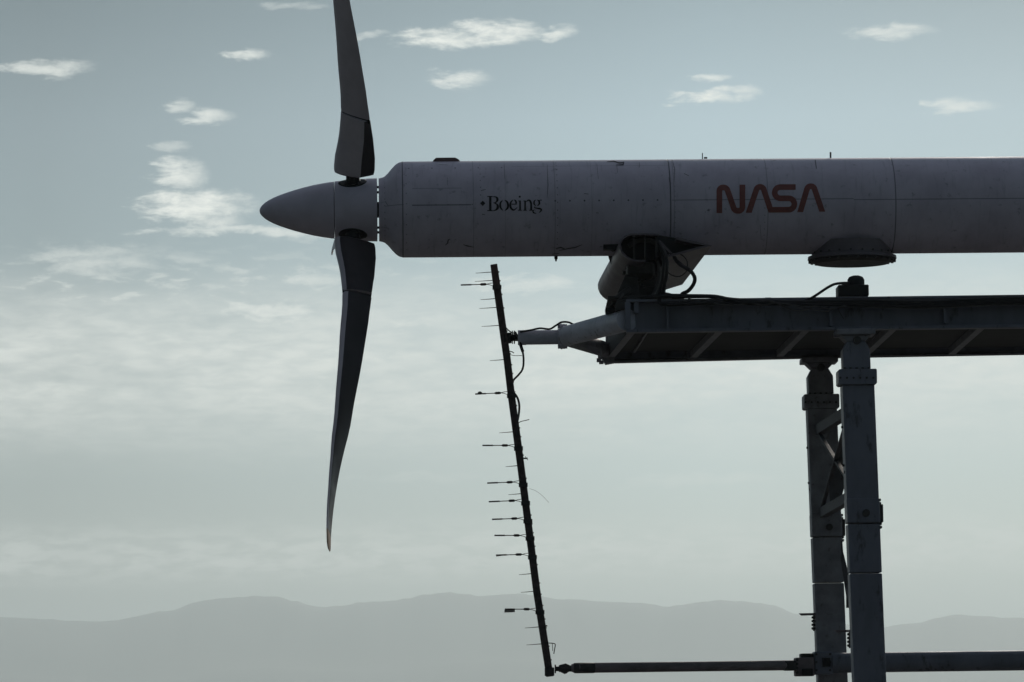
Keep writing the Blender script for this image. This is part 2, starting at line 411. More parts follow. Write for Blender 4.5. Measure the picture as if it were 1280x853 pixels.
g = obj('hills', bm, hm, smooth=80); tag(g, kind='structure')

# haze
bm = bmesh.new(); box(bm, (-50000, -50000, -8), (50000, 50000, 790))
hz = bpy.data.materials.new('haze_air'); hz.use_nodes = True; hz.node_tree.nodes.clear()
pv = hz.node_tree.nodes.new('ShaderNodeVolumePrincipled'); pv.inputs['Color'].default_value = (.85, .955, .965, 1)
pv.inputs['Density'].default_value = 6.8e-5; pv.inputs['Anisotropy'].default_value = .4
ho = hz.node_tree.nodes.new('ShaderNodeOutputMaterial'); hz.node_tree.links.new(pv.outputs[0], ho.inputs['Volume'])
g = obj('haze', bm, hz, smooth=0); tag(g, kind='stuff')

# ================================================================ NACELLE
ORI = Vector((WN(785, 260, 0).x, DIST, AXZ))
NM = nacelle_mat()
nac = thing('nacelle', 'long grey cylindrical test nacelle with BOEING and NASA lettering, behind the spinner', 'nacelle', ORI)
nac['label'] = 'long grey cylindrical engine nacelle lettered NASA in red, on its pylon above the girder'
X0 = lambda px: WN(px, 263, 0).x
bm = bmesh.new()
prof = [(X0(473.6), .33), (X0(473.6), .395), (X0(478), .405), (X0(481), .418), (X0(485), .455), (X0(490), .515), (X0(494.5), .562), (X0(498.5), .590), (X0(503.5), .603)]
prof += [(X0(503.5 + 40 * k), .604 + .00012 * k) for k in range(1, 26)]
lathe(bm, prof, n=128)
obj('nacelle_shell', bm, NM, nac, smooth=28)
for k in range(4):                                  # short studs across the gap
    a_ = R(45 + 90 * k); p = Vector((X0(470.5), DIST - .36 * math.sin(a_), AXZ + .36 * math.cos(a_)))
    bm = bmesh.new(); tube(bm, [p, p + Vector((.045, 0, 0))], .016, 8); obj('stud', bm, DARK, nac)
bm = bmesh.new(); p = Vector((X0(470), DIST, AXZ)); tube(bm, [p, p + Vector((.06, 0, 0))], .10, 24); obj('drive_shaft', bm, DARK, nac)
# roof hatch
bm = bmesh.new(); ps = [WN(x, y, -.14) for x, y in [(540.5, 205), (541.5, 200.5), (545, 197.2), (569, 197), (573, 199), (576.5, 203), (576.5, 205)]]; loft(bm, [ps, [p + Vector((0, .28, 0)) for p in ps]])
obj('roof_hatch', bm, BROWN, nac, bevel=.01)
def stub(px, y0, y1, r, d=0.0, name='antenna'):
    bm = bmesh.new(); tube(bm, [WN(px, y0, d), WN(px, y1, d)], r, 8); return obj(name, bm, DARK, nac)
stub(878, 200, 191.5, .006); stub(1038.2, 198, 190.5, .011)
bm = bmesh.new(); tube(bm, [WN(880, 197.6, 0), WN(884, 197.6, 0)], .012, 6); obj('roof_clip', bm, DARK, nac)
bm = bmesh.new(); tube(bm, [WN(695, 318, 0), WN(695, 323.5, 0), WN(695, 324, 0), WN(695, 327, 0)], [.022, .022, .016, .008], 10); obj('drain_pipe', bm, BLACK, nac)
# belly port
c = WN(1065, 320, 0); bm = bmesh.new(); kz = lambda y: WN(1065, y, -.45).z
vlathe(bm, c, [(kz(298), .50), (kz(314), .50), (kz(316), .555), (kz(319.5), .56)], 40)
port = obj('belly_port', bm, FAIR, nac, smooth=30)
bm = bmesh.new(); vlathe(bm, c, [(kz(319.8), .53), (kz(322), .53), (kz(324.5), .47), (kz(325.2), .46)], 40)
for k in range(28):
    a_ = k * 2 * math.pi / 28; p = Vector((c.x + .535 * math.cos(a_), c.y + .535 * math.sin(a_), kz(320.5))); bolt(bm, p, Vector((0, 0, -1)), .018, .03)
for k in range(22):
    a_ = k * 2 * math.pi / 22; p = Vector((c.x + .498 * math.cos(a_), c.y + .498 * math.sin(a_), kz(312))); bolt(bm, p, Vector((math.cos(a_), math.sin(a_), 0)), .014, .012)
osplit('port_flange', 'bolt', bm, DARK, nac)

# painted lettering -------------------------------------------------
def fillet(pts, r, seg=7):
    out = [Vector(pts[0])]
    for i in range(1, len(pts) - 1):
        rr = r[i] if isinstance(r, dict) and i in r else (r.get('d', 0) if isinstance(r, dict) else r)
        p, a_, b_ = Vector(pts[i]), Vector(pts[i - 1]), Vector(pts[i + 1])
        if rr <= 0: out.append(p); continue
        da, db = (a_ - p).normalized(), (b_ - p).normalized()
        half = da.angle(db) / 2; L = min(rr / math.tan(half), (a_ - p).length * .499 if i > 1 else 99, (b_ - p).length * .499 if i < len(pts) - 2 else 99)
        rr = L * math.tan(half); c = p + (da + db).normalized() * (rr / math.sin(half))
        s0, s1 = p + da * L - c, p + db * L - c; tot_ = s0.angle(s1); sg = 1 if s0.x * s1.y - s0.y * s1.x > 0 else -1
        for k in range(seg + 1):
            t_ = sg * tot_ * k / seg; out.append(c + Vector((s0.x * math.cos(t_) - s0.y * math.sin(t_), s0.x * math.sin(t_) + s0.y * math.cos(t_))))
    out.append(Vector(pts[-1])); res = [out[0]]
    for p in out[1:]:
        if (p - res[-1]).length > .05: res.append(p)
    return res
def ribbon(bm, path, wd, off=.003, across=4, fx=lambda p: p, flat=False):
    path = [Vector(p) for p in path]
    ws = wd if isinstance(wd, (list, tuple)) else [wd] * len(path)
    dense, dw = [path[0]], [ws[0]]
    for (a_, b_, w0, w1) in zip(path, path[1:], ws, ws[1:]):
        n = max(1, int((fx(b_) - fx(a_)).length / 3.0))
        for k in range(1, n + 1): dense.append(a_.lerp(b_, k / n)); dw.append(w0 + (w1 - w0) * k / n)
    rows = []
    for i, p in enumerate(dense):
        d0 = (p - dense[i - 1]).normalized() if i else (dense[1] - p).normalized()
        d1 = (dense[i + 1] - p).normalized() if i < len(dense) - 1 else d0
        n0, n1_ = Vector((-d0.y, d0.x)), Vector((-d1.y, d1.x)); mt_ = (n0 + n1_)
        mt_ = mt_ / max(.5, mt_.length_squared / 2) if mt_.length > 1e-6 else n0
        ps_ = [p + mt_ * dw[i] * (k / across - .5) for k in range(across + 1)]
        if flat and i in (0, len(dense) - 1) and abs(d0.y) > .5: ps_ = [q_ + d0 * ((p.y - q_.y) / d0.y) for q_ in ps_]
        rows.append([bm.verts.new(cyl(*fx(q_), off)) for q_ in ps_])
    for a_, b_ in zip(rows, rows[1:]):
        for k in range(across): bm.faces.new((a_[k], a_[k + 1], b_[k + 1], b_[k]))
def patchpoly(bm, pts, off=.003, fx=lambda p: p):
    f = bm.faces.new([bm.verts.new(cyl(*fx(Vector(p)), off)) for p in pts])
def letter(name, bm, m_):
    # gives the painted letter a hair of thickness, all of it outside the shell
    return obj(name, bm, m_, nac, smooth=60)
SW = 7.1
bm = bmesh.new(); ribbon(bm, fillet([(899.2,266.6),(899.2,234.5),(908.2,234.5),(918.3,263.8),(928.0,263.8),(928.0,231)], 5.2), SW, flat=True); letter('nasa_letter', bm, RED)
bm = bmesh.new(); ribbon(bm, fillet([(935.9,266.2),(946.6,233.8),(953.6,233.8),(963.2,262.5),(992.9,262.3),(992.9,248.1),(968.4,248.1),(968.4,234.1),(994.6,234.0)],
                                    {'d': 7.0, 1: 4.6, 2: 4.6, 3: 0}), SW, flat=True); letter('nasa_letter', bm, RED)
bm = bmesh.new(); ribbon(bm, fillet([(1000.2,265.4),(1009.8,233.0),(1017.0,233.0),(1027.8,264.8)], 4.6), SW, flat=True); letter('nasa_letter', bm, RED)
fx = lambda p: Vector((595 + p[0] / 14.22, 235 + p[1] / 14.22))
class L_:
    def __init__(s): s.bm = bmesh.new(); s.o = .003
    def rib(s, path, wd): s.o += .0004; sp = path; ribbon(s.bm, spl2(path, wd)[0], spl2(path, wd)[1], s.o, 2, fx)
    def rect(s, x0, y0, x1, y1):
        s.o += .0004; ribbon(s.bm, [(x0, (y0 + y1) / 2), (x1, (y0 + y1) / 2)], y1 - y0, s.o, 8 if y1 - y0 > 60 else 2, fx)
    def dot(s, x, y, r): s.o += .0004; patchpoly(s.bm, [(x + r * math.cos(k * math.pi / 5), y + r * math.sin(k * math.pi / 5)) for k in range(10)], s.o, fx)
    def done(s): letter('boeing_letter', s.bm, INK)
def spl2(path, wd):
    p3 = spline([Vector((p[0], p[1], q)) for p, q in zip(path, wd)], 5)
    return [(p.x, p.y) for p in p3], [max(3, p.z) for p in p3]
l = L_(); l.rect(234,150,274,410); l.rect(200,146,296,162); l.rect(200,398,296,414)
l.rib([(300,158),(345,160),(376,185),(378,225),(350,260),(308,268)], [12,20,38,38,20,12]); l.rib([(330,276),(370,292),(388,330),(378,370),(345,396),(302,406)], [12,26,42,40,22,12]); l.done()
l = L_(); l.rib([(474,222),(440,258),(430,312),(442,362),(478,402)], [10,28,34,30,10]); l.rib([(506,216),(552,250),(570,312),(556,366),(512,406)], [10,32,38,32,10]); l.done()
l = L_(); l.rib([(660,214),(620,256),(610,318),(630,372),(676,394),(736,345)], [10,28,36,34,24,6]); l.rib([(676,214),(706,234),(716,280)], [12,28,30]); l.rect(632,283,728,298); l.done()
l = L_(); l.rect(768,225,798,398); l.rect(748,392,816,406); l.rect(750,226,768,240); l.dot(778,158,19); l.done()
l = L_(); l.rect(858,226,888,398); l.rect(840,392,906,406); l.rect(842,226,858,240); l.rib([(888,252),(925,222),(960,232),(980,275)], [8,24,34,32]); l.rect(964,270,996,398); l.rect(946,392,1014,406); l.done()
l = L_(); l.rib([(1066,214),(1036,238),(1034,288),(1066,324)], [8,24,26,8]); l.rib([(1084,214),(1120,236),(1124,286),(1084,326)], [8,28,28,8]); l.rib([(1118,232),(1145,218),(1166,222)], [8,14,22])
l.rib([(1050,330),(1040,352),(1090,364),(1146,374),(1158,402),(1122,444)], [8,16,22,30,28,8]); l.rib([(1040,388),(1012,414),(1028,444),(1074,454)], [8,22,24,10]); l.done()
l = L_(); l.o = .003; patchpoly(l.bm, [(120,228),(166,275),(120,324),(76,275)], .0034, fx); obj('diamond_mark', l.bm, INK, nac)

random.seed(21)
marks = [([(563,299),(560.3,300),(559.6,304),(556.5,306.8)],1.2), ([(579,306),(584,307.6),(592,309.3)],1.3), ([(694.5,311),(701,309.5),(706,311.5)],1.6), ([(699,313.5),(710,311),(719,309.6),(728,306)],1.2),
         ([(759,202.3),(767,201.6),(774,203.8),(779.5,203.2),(779,206),(770,206.3)],1.5), ([(799,203),(799.6,209.5)],.9), ([(730,242.2),(735.5,242.8)],1.6), ([(601,238.5),(607,237)],1.5), ([(602.5,268),(606,268.6)],1.8),
         ([(840.5,200),(843.5,212),(843,226)],.7), ([(836,222),(838.5,236)],.9), ([(855,217),(861,220)],1.5), ([(745,266.3),(748.5,266.5)],1.4), ([(559,222),(559.4,232)],.7), ([(630,206),(631,224)],.7), ([(684,206),(685,232),(684,247)],.7),
         ([(746,205),(748,224)],.8), ([(771,207),(772,216)],.8), ([(481.5,252),(485,257.3)],1.1), ([(548,205.5),(560,206.5)],.8), ([(1019,200),(1020.5,211)],2.2), ([(950,281),(951.5,300)],.8), ([(690,318),(699,317)],1.4)]
for q_, (p_, w_) in enumerate(marks):
    bm = bmesh.new(); ribbon(bm, p_, [w_ * .4] + [w_] * (len(p_) - 2) + [w_ * .4], .0016 + .0002 * q_, 2); obj('scuff_mark', bm, GRIME, nac, smooth=60)

# ================================================================ PROPROTOR
HUB = Vector((X0(441), DIST, AXZ))
rot = thing('propeller', 'three bladed grey propeller with a long pointed spinner on the nacelle front', 'propeller', HUB)
bm = bmesh.new()
sp = [(324.3,0.0),(325,3.2),(327,6.2),(331,9.9),(336,13.2),(342,16.3),(350,19.6),(358,22.4),(368,25.6),(380,28.9),(392,31.8),(404,34.0),(412,35.2),(417.8,35.9)]
lathe(bm, [(X0(x), max(r, .05) / 100) for x, r in sp], n=96); obj('spinner', bm, GREYD, rot, smooth=50)
bm = bmesh.new(); lathe(bm, [(X0(418.4), .355), (X0(418.8), .3625), (X0(430), .373), (X0(447), .386), (X0(462), .395), (X0(471.4), .3975), (X0(471.7), .30)], n=96)
obj('hub_drum', bm, GREYD, rot, smooth=40)
wtab = [(.5,.49),(.62,.50),(.8,.475),(1.0,.425),(1.24,.37),(1.5,.335),(1.9,.31),(2.3,.27),(2.8,.22),(3.2,.185),(3.5,.150),(3.73,.118),(3.96,.098),(4.2,.078),(4.45,.066),(4.7,.054),(4.9,.046),(5.0,.04)]
otab = [(.5,2),(.8,4),(1.0,5.2),(1.25,5),(1.6,2.5),(1.9,-.8),(2.3,-4.5),(2.8,-10.5),(3.2,-14.5),(3.5,-19.5),(3.96,-25),(4.4,-29.0),(4.7,-30.5),(5.0,-30.5)]
btab = [(.4,68),(1.25,62),(1.5,56),(2,48),(2.8,37),(3.5,27),(4.2,17),(4.75,11)]
def itp(tb, x):
    if x <= tb[0][0]: return tb[0][1]
    for (x0, y0), (x1, y1) in zip(tb, tb[1:]):
        if x <= x1: return y0 + (y1 - y0) * (x - x0) / (x1 - x0)
    return tb[-1][1]
def section(r, shape, wdt, beta, off, slant=0.0):
    """ring of points at radius r above the hub, local to the blade (z radial)"""
    b = R(beta); sb, cb = math.sin(b), math.cos(b)
    us = [x * sb - y * cb for x, y in shape]; c_ = wdt / (max(us) - min(us)); mid = (max(us) + min(us)) / 2 * c_
    return [Vector((off - mid + c_ * (x * sb - y * cb), -c_ * (x * cb + y * sb), r - slant * (c_ * (x * sb - y * cb) - mid))) for x, y in shape]
def dense_shape(pts, k=3):
    out = []
    for i, p in enumerate(pts):
        q = pts[(i + 1) % len(pts)]
        for j in range(k): out.append((p[0] + (q[0] - p[0]) * j / k, p[1] + (q[1] - p[1]) * j / k))
    return out
cuff_s = [(-.5,.0),(-.485,.06),(-.44,.12),(-.36,.16),(-.22,.18),(.0,.185),(.25,.165),(.50,-.10),(.48,-.15),(.3,-.17),(.0,-.18),(-.25,-.17),(-.42,-.12),(-.485,-.06)]
def cuff_at(r):
    xs = itp([(.46, .25), (.75, .27), (1.26, .42)], r)
    return [(xs, y) if i == 6 else (x, y) for i, (x, y) in enumerate(cuff_s)]
def foil(n=16, th=.13):
    up, lo = [], []
    for i in range(n + 1):
        x = .5 - .5 * math.cos(math.pi * i / n); yt = th / .2 * (.2969 * math.sqrt(x) - .126 * x - .3516 * x * x + .2843 * x**3 - .1015 * x**4)
        up.append((x - .5, yt)); lo.append((x - .5, -yt * .8))
    return up + lo[-2:0:-1]
def make_blade():
    def add(name, rings, m_, parent, sm=35, back=None):
        bm = bmesh.new(); loft(bm, rings); bm.faces.ensure_lookup_table()
        if back:
            n_ = len(rings[0])
            for i in range(len(bm.faces) - 2):
                if back(i % n_): bm.faces[i].material_index = 1
        bmesh.ops.recalc_face_normals(bm, faces=bm.faces)
        me = bpy.data.meshes.new(name); bm.to_mesh(me); bm.free(); me.materials.append(m_); me.materials.append(BLADEB)
        for p in me.polygons: p.use_smooth = True
        me.set_sharp_from_angle(angle=R(sm))
        o = bpy.data.objects.new(name, me); COL.objects.link(o); o.parent = parent; return o
    rs = [1.288,1.295,1.31,1.34,1.36,1.42,1.5,1.65,1.8,2.0,2.2,2.4,2.6,2.8,3.0,3.13,3.3,3.45,3.6,3.75,3.92,4.05,4.2,4.35,4.5,4.62,4.74]
    rings = []
    for r in rs:
        th = itp([(1.2,.26),(1.5,.20),(2.2,.15),(3.2,.12),(4.7,.10)], r)
        k = itp([(1.288,.99),(1.31,.995),(1.38,1.0)], r)
        rings.append(section(r, foil(16, th), itp(wtab, r) * k * (1.0 if r > 1.3 else .97), itp(btab, r), itp(otab, r) / 100, itp([(1.26, .2), (1.6, 0)], r)))
    bl = add('blade', rings, GREY, rot, back=lambda i: 16 <= i <= 27)
    rings = [section(r, foil(16, .10), itp(wtab, r) * (1 if r < 4.95 else .6), itp(btab, r), itp(otab, r) / 100) for r in (4.742, 4.82, 4.92, 4.97)]
    add('tip_cap', rings, TAN, bl)
    prof_ = [(.462,.38),(.466,.52),(.486,.84),(.502,1.0),(.53,1.02),(.57,1.03),(.72,1.03),(.9,1.0),(1.0,1.0),(1.1,.995),(1.2,1.0),(1.268,1.0),(1.272,.995)]
    rings = [section(r, cuff_at(r), itp(wtab, r) * k, itp(btab, r), itp(otab, r) / 100, itp([(.9, 0), (1.25, .2)], r)) for r, k in prof_]
    add('blade_cuff', rings, GREY, bl, 30, back=lambda i: 6 <= i <= 11)
    rings = [section(r, foil(16, .2), itp(wtab, r) * k, itp(btab, r), itp(otab, r) / 100, .2) for r, k in ((1.24, .975), (1.30, .975))]
    add('crease_shade', rings, BLACK, bl)  # black band stands for the shade in the crease where cuff meets blade
    n = 20
    rings = [[Vector((.005 + q * math.cos(k * 2 * math.pi / n), q * math.sin(k * 2 * math.pi / n), r)) for k in range(n)] for r, q in ((.30, .10), (.40, .10), (.41, .085), (.48, .085))]
    add('root_shank', rings, BLACK, bl)
    # rubber boot lying on the drum round the shank
    rings = []
    for q, lift in ((.095, .006), (.12, .010), (.17, .010), (.19, .002), (.188, -.01)):
        rg = []
        for k in range(28):
            a_ = k * 2 * math.pi / 28; x = .0 + q * math.cos(a_) * .95; ang = q * .62 * math.sin(a_) / .383
            rr = .3815 + lift + x * .06
            rg.append(Vector((x, rr * math.sin(ang), rr * math.cos(ang))))
        rings.append(rg)
    bm = bmesh.new(); loft(bm, rings, cap=False)
    me = bpy.data.meshes.new('root_boot'); bm.to_mesh(me); bm.free(); me.materials.append(BLACK)
    o = bpy.data.objects.new('root_boot', me); COL.objects.link(o); o.parent = bl
    return bl
bl0 = make_blade(); bl0.rotation_euler.x = R(31)
for ph in (151, 271):
    c_ = bl0.copy(); COL.objects.link(c_); c_.parent = rot; c_.rotation_euler.x = R(ph)
    for ch in list(bl0.children):
        d_ = ch.copy(); COL.objects.link(d_); d_.parent = c_

_d = rot.location - PIV; rot.location = PIV + Matrix.Rotation(YAW, 3, 'Z') @ _d; rot.rotation_euler.z = YAW; nac.rotation_euler.z = YAW

# ================================================================ GIRDER
DN, DF = -1.2, 2.8
gz = lambda y, d=DN, x=790: W(x, y, d).z
gir = thing('girder', 'long dark grey steel box girder lying across the columns under the nacelle', 'girder', Vector((W(1040, 414, .8).x, DIST + .8, gz(414))))
zt, zb = gz(374.5), gz(415.5); XR = 7.9
def chan(d, s):
    xl = W(783 if d < 0 else 757, 414 if d < 0 else 452, d).x
    bm = bmesh.new()
    box(bm, (xl, DIST + d + s * .14, zb + .036), (XR, DIST + d + s * .155, zt - .03)); web = obj('side_web', bm, STEEL, gir, smooth=0)
    bm = bmesh.new(); box(bm, (xl, DIST + min(d, d + s * .17), zt - .03), (XR, DIST + max(d, d + s * .17), zt)); obj('top_flange', bm, STEEL, gir, smooth=0, bevel=.004)
    bm = bmesh.new(); box(bm, (xl, DIST + min(d, d + s * .17), zb), (XR, DIST + max(d, d + s * .17), zb + .035)); obj('bottom_flange', bm, STEEL, gir, smooth=0, bevel=.004)
    return web
web = chan(DN, 1); chan(DF, -1)
fa, fb = W(757, 453.6, DF), W(1045, 446.6, DF); fe = fa + (fb - fa) * ((XR - fa.x) / (fb.x - fa.x))
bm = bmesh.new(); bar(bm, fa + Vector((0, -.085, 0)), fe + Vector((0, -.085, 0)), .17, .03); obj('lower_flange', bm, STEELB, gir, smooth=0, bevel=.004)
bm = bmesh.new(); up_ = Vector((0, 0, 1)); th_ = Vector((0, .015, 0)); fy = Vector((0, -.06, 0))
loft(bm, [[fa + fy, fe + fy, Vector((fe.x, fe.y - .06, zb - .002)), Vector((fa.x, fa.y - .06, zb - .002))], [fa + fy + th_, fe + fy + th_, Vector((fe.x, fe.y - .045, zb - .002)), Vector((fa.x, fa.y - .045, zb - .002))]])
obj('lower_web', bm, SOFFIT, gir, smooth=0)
bm = bmesh.new(); pbox(bm, 781.5, 377.6, 788, 411.8, DN + .004, DN + .138); obj('end_plate', bm, STEEL, gir, smooth=0, bevel=.004)
def stiff(x0, x1, y0, y1, dep=.08):
    bm = bmesh.new(); pbox(bm, x0, y0, x1, y1, DN + .138 - dep, DN + .138); obj('stiffener', bm, STEEL, gir, smooth=0, bevel=.003)
stiff(833.5, 835.8, 378, 411.5, .12); stiff(1037, 1040, 373, 407.5, .12); stiff(1180, 1183, 370, 404, .12)
stiff(792.5, 798.5, 377.8, 391.5, .11)
for (x0, x1, y0, y1, dd) in ((956.5, 964, 372, 385, .02), (1043, 1068, 414, 421, .05)):
    bm = bmesh.new(); pbox(bm, x0, y0, x1, y1, DN - dd - .004, DN - .004); obj('clip_plate', bm, STEEL, gir, smooth=0, bevel=.004)
# end diaphragm and soffit
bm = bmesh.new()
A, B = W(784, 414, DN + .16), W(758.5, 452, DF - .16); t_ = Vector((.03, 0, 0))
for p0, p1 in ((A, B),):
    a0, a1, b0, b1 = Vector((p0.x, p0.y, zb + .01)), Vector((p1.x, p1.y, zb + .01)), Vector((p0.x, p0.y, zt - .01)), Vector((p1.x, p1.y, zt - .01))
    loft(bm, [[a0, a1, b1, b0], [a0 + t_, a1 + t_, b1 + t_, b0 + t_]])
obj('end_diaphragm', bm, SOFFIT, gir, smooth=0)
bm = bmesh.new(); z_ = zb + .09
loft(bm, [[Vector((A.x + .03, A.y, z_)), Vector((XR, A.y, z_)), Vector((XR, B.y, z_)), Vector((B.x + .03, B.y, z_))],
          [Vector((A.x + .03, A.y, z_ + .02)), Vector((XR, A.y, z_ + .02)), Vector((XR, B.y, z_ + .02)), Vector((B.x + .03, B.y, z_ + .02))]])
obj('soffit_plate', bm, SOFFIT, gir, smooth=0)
def cross(xn, xf, wd=.09):
    p, q = W(xn, 415, DN + .17), W(xf, 450, DF - .17)
    p.z = q.z = zb + .045; bm = bmesh.new(); bar(bm, p, q, wd, .088); obj('cross_member', bm, STEELB, gir, smooth=0, bevel=.003)
cross(789, 763); cross(899, 867); cross(1007, 975); cross(1116, 1082); cross(1226, 1190)
for xx in (801, 995):
    bm = bmesh.new(); p, q = W(xx + 8, 420, -.5), W(xx - 8, 447, 2.4); p.z = q.z = z_ - .02; bar(bm, p, q, .02, .03); obj('soffit_rib', bm, STEELB, gir, smooth=0)
bm = bmesh.new()
for xx, yy in ((753, 447), (751.5, 450.5), (754.5, 453)): bolt(bm, W(xx, yy, DF - .25), Vector((-1, 0, 0)), .03, .06)
plate(bm, [(751.5, 446), (757, 436), (768, 433), (768, 453), (757, 455)], DF - .4, DF - .18)
osplit('corner_gusset', 'bolt', bm, STEELB, gir)
bm = bmesh.new(); random.seed(3)
for k in range(38): bolt(bm, W(792 + k * 7.1, 413.6 - (792 + k * 7.1 - 790) * .0122, DN), Vector((0, -1, 0)), .008, .008)
osplit('rivet', 'rivet', bm, STEEL, gir)

# ================================================================ PYLON
PB = W(808, 392, .8)
pyl = thing('pylon', 'short dark pylon with streamlined fairing open at its near end, between nacelle and girder', 'pylon', Vector((PB.x, PB.y, zt)))
near = [(890,307),(868,302),(846,296.5),(824,292.6),(805,292),(788,292.5),(781,295),(776.3,299.5),(774.2,305),(774.6,311),(777,316.5),(781,321),(786,324.5),(792,326.5),(800,327.5),(807,327)]
def far_of(x, y):
    k = (x - 774) / (890 - 774); return (x - 27 - 10 * k, y + 50.5 - 1.5 * k)
def skin(name, pts, th=.02, inward=None, m_=FAIR):
    steps = 10; bm = bmesh.new(); rings_o, rings_i = [], []
    cxy = Vector((W(815, 308, DN).x, 0, W(815, 308, DN).z))
    for s_ in range(steps + 1):
        k = s_ / steps; ro, ri = [], []
        for (x, y) in pts:
            p = W(x, y, DN); fx_, fy_ = far_of(x, y); q = W(fx_, fy_, DF + .1); c_ = p.lerp(q, k)
            ro.append(c_)
        n_ = len(ro)
        for i, c_ in enumerate(ro):
            tt = ro[min(i + 1, n_ - 1)] - ro[max(i - 1, 0)]; nn = Vector((tt.z, 0, -tt.x)).normalized(); ri.append(c_ + nn * th * (inward or 1))
        rings_o.append(ro + ri[::-1])
    loft(bm, rings_o); return obj(name, bm, m_, pyl, smooth=40)
skin('nose_fairing', near[3:], .02, -1)
tail = [(846,296.5),(868,302),(890,307),(866,313.4),(842,320),(834,322.3)]
bm = bmesh.new(); rg = []
for s_ in range(9):
    k = s_ / 8; rr = []
    for (x, y) in tail + [(836,319),(866,310.6),(882,307),(866,304.5),(846,299.5)]:
        p = W(x, y, DN); fx_, fy_ = far_of(x, y); rr.append(p.lerp(W(fx_, fy_, DF + .1), k))
    rg.append(rr)
loft(bm, rg); obj('tail_fairing', bm, FAIR, pyl, smooth=25)
# inner bulkhead and ribs (dark inside of the open end)
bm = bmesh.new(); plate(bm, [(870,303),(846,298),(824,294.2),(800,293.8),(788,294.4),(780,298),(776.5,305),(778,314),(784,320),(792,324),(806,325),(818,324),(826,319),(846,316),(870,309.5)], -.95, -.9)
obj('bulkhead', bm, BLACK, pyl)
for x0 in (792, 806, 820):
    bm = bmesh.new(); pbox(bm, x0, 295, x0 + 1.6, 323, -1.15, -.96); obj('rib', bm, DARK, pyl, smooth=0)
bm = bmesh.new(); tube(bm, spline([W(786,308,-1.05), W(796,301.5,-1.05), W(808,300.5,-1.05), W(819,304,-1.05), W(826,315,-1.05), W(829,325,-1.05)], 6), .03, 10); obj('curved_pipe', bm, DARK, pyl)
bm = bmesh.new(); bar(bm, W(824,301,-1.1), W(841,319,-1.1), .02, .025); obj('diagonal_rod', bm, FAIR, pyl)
# trunnion stack
c = W(808, 345, .2); kz = lambda y: W(808, y, .2).z
bm = bmesh.new(); vlathe(bm, c, [(zt, .27), (kz(372), .27), (kz(371), .24), (kz(350), .24), (kz(349), .215), (kz(318), .215), (kz(300), .215)], 36); obj('pivot_post', bm, DARK, pyl, smooth=30)
for y0, y1, r in ((341, 343.5, .262), (346, 350, .28), (359, 361, .262), (368, 372, .31)):
    bm = bmesh.new(); vlathe(bm, c, [(kz(y1), r), (kz(y0), r)], 40)
    for k in range(16):
        a_ = k * math.pi / 8; bolt(bm, Vector((c.x + (r - .03) * math.cos(a_), c.y + (r - .03) * math.sin(a_), kz(y1))), Vector((0, 0, -1)), .014, .02)
    osplit('pivot_flange', 'bolt', bm, DARK, pyl, smooth=30)
bm = bmesh.new(); pbox(bm, 784, 328, 818, 343, -.75, .7); obj('cross_head', bm, DARK, pyl, smooth=0, bevel=.03)
bm = bmesh.new(); plate(bm, [(782, 343), (796, 343), (800, 373), (774, 375), (772, 366)], -.6, -.4); obj('side_bracket', bm, DARK, pyl, smooth=0, bevel=.01)
bm = bmesh.new(); plate(bm, [(754.2,302.8),(773,302.8),(773,313),(766,313),(763,312),(754.2,312)], -.35, .35); obj('forward_bracket', bm, BLACK, pyl, smooth=0)
bm = bmesh.new(); tube(bm, spline([W(755.5,311,.3), W(759,314,.3), W(762,319,.3), W(763.5,324,.3), W(766,330,.3)], 5), .022, 8); obj('bracket_strut', bm, BLACK, pyl)
# lower left actuator
bm = bmesh.new(); pbox(bm, 757, 384.5, 769.5, 391.3, -.95, -.7); obj('foot_block', bm, BLACK, pyl, smooth=0, bevel=.015)
bm = bmesh.new(); tube(bm, [W(764,386,-.85), W(768,377,-.85), W(777,369,-.8), W(787,362,-.7)], [.035,.04,.045,.045], 10); obj('actuator', bm, DARK, pyl)
bm = bmesh.new(); tube(bm, spline([W(770,384,-1.15), W(772,377,-1.15), W(776,372.5,-1.15), W(779,367,-1.1)], 6), .012, 8); obj('bleed_line', bm, PALE if False else HOSEG, pyl)
bm = bmesh.new(); plate(bm, [(769,389),(771,378),(778,374),(794,372),(800,374),(800,377),(786,378),(783,386)], -1.18, -.9); obj('foot_gusset', bm, DARK, pyl, smooth=0, bevel=.01)
random.seed(11); bm = bmesh.new()
for k in range(26):
    x, y = random.uniform(778, 828), random.uniform(330, 372); s_ = random.uniform(1.5, 4.5); d_ = random.uniform(-.55, -.2)
    pbox(bm, x, y, x + s_, y + random.uniform(1.2, 4), d_, d_ + .12)
osplit('valve_fitting', 'valve_fitting', bm, DARK, pyl, smooth=0, bevel=.006)
bm = bmesh.new(); vlathe(bm, W(786, 366, -.5), [(W(786, 376, -.5).z, .09), (W(786, 356, -.5).z, .09), (W(786, 354, -.5).z, .06)], 20); obj('accumulator', bm, DARK, pyl)
bm = bmesh.new(); pbox(bm, 760, 369.6, 856, 373, -1.12, .6); obj('base_plate', bm, DARK, pyl, smooth=0, bevel=.008)

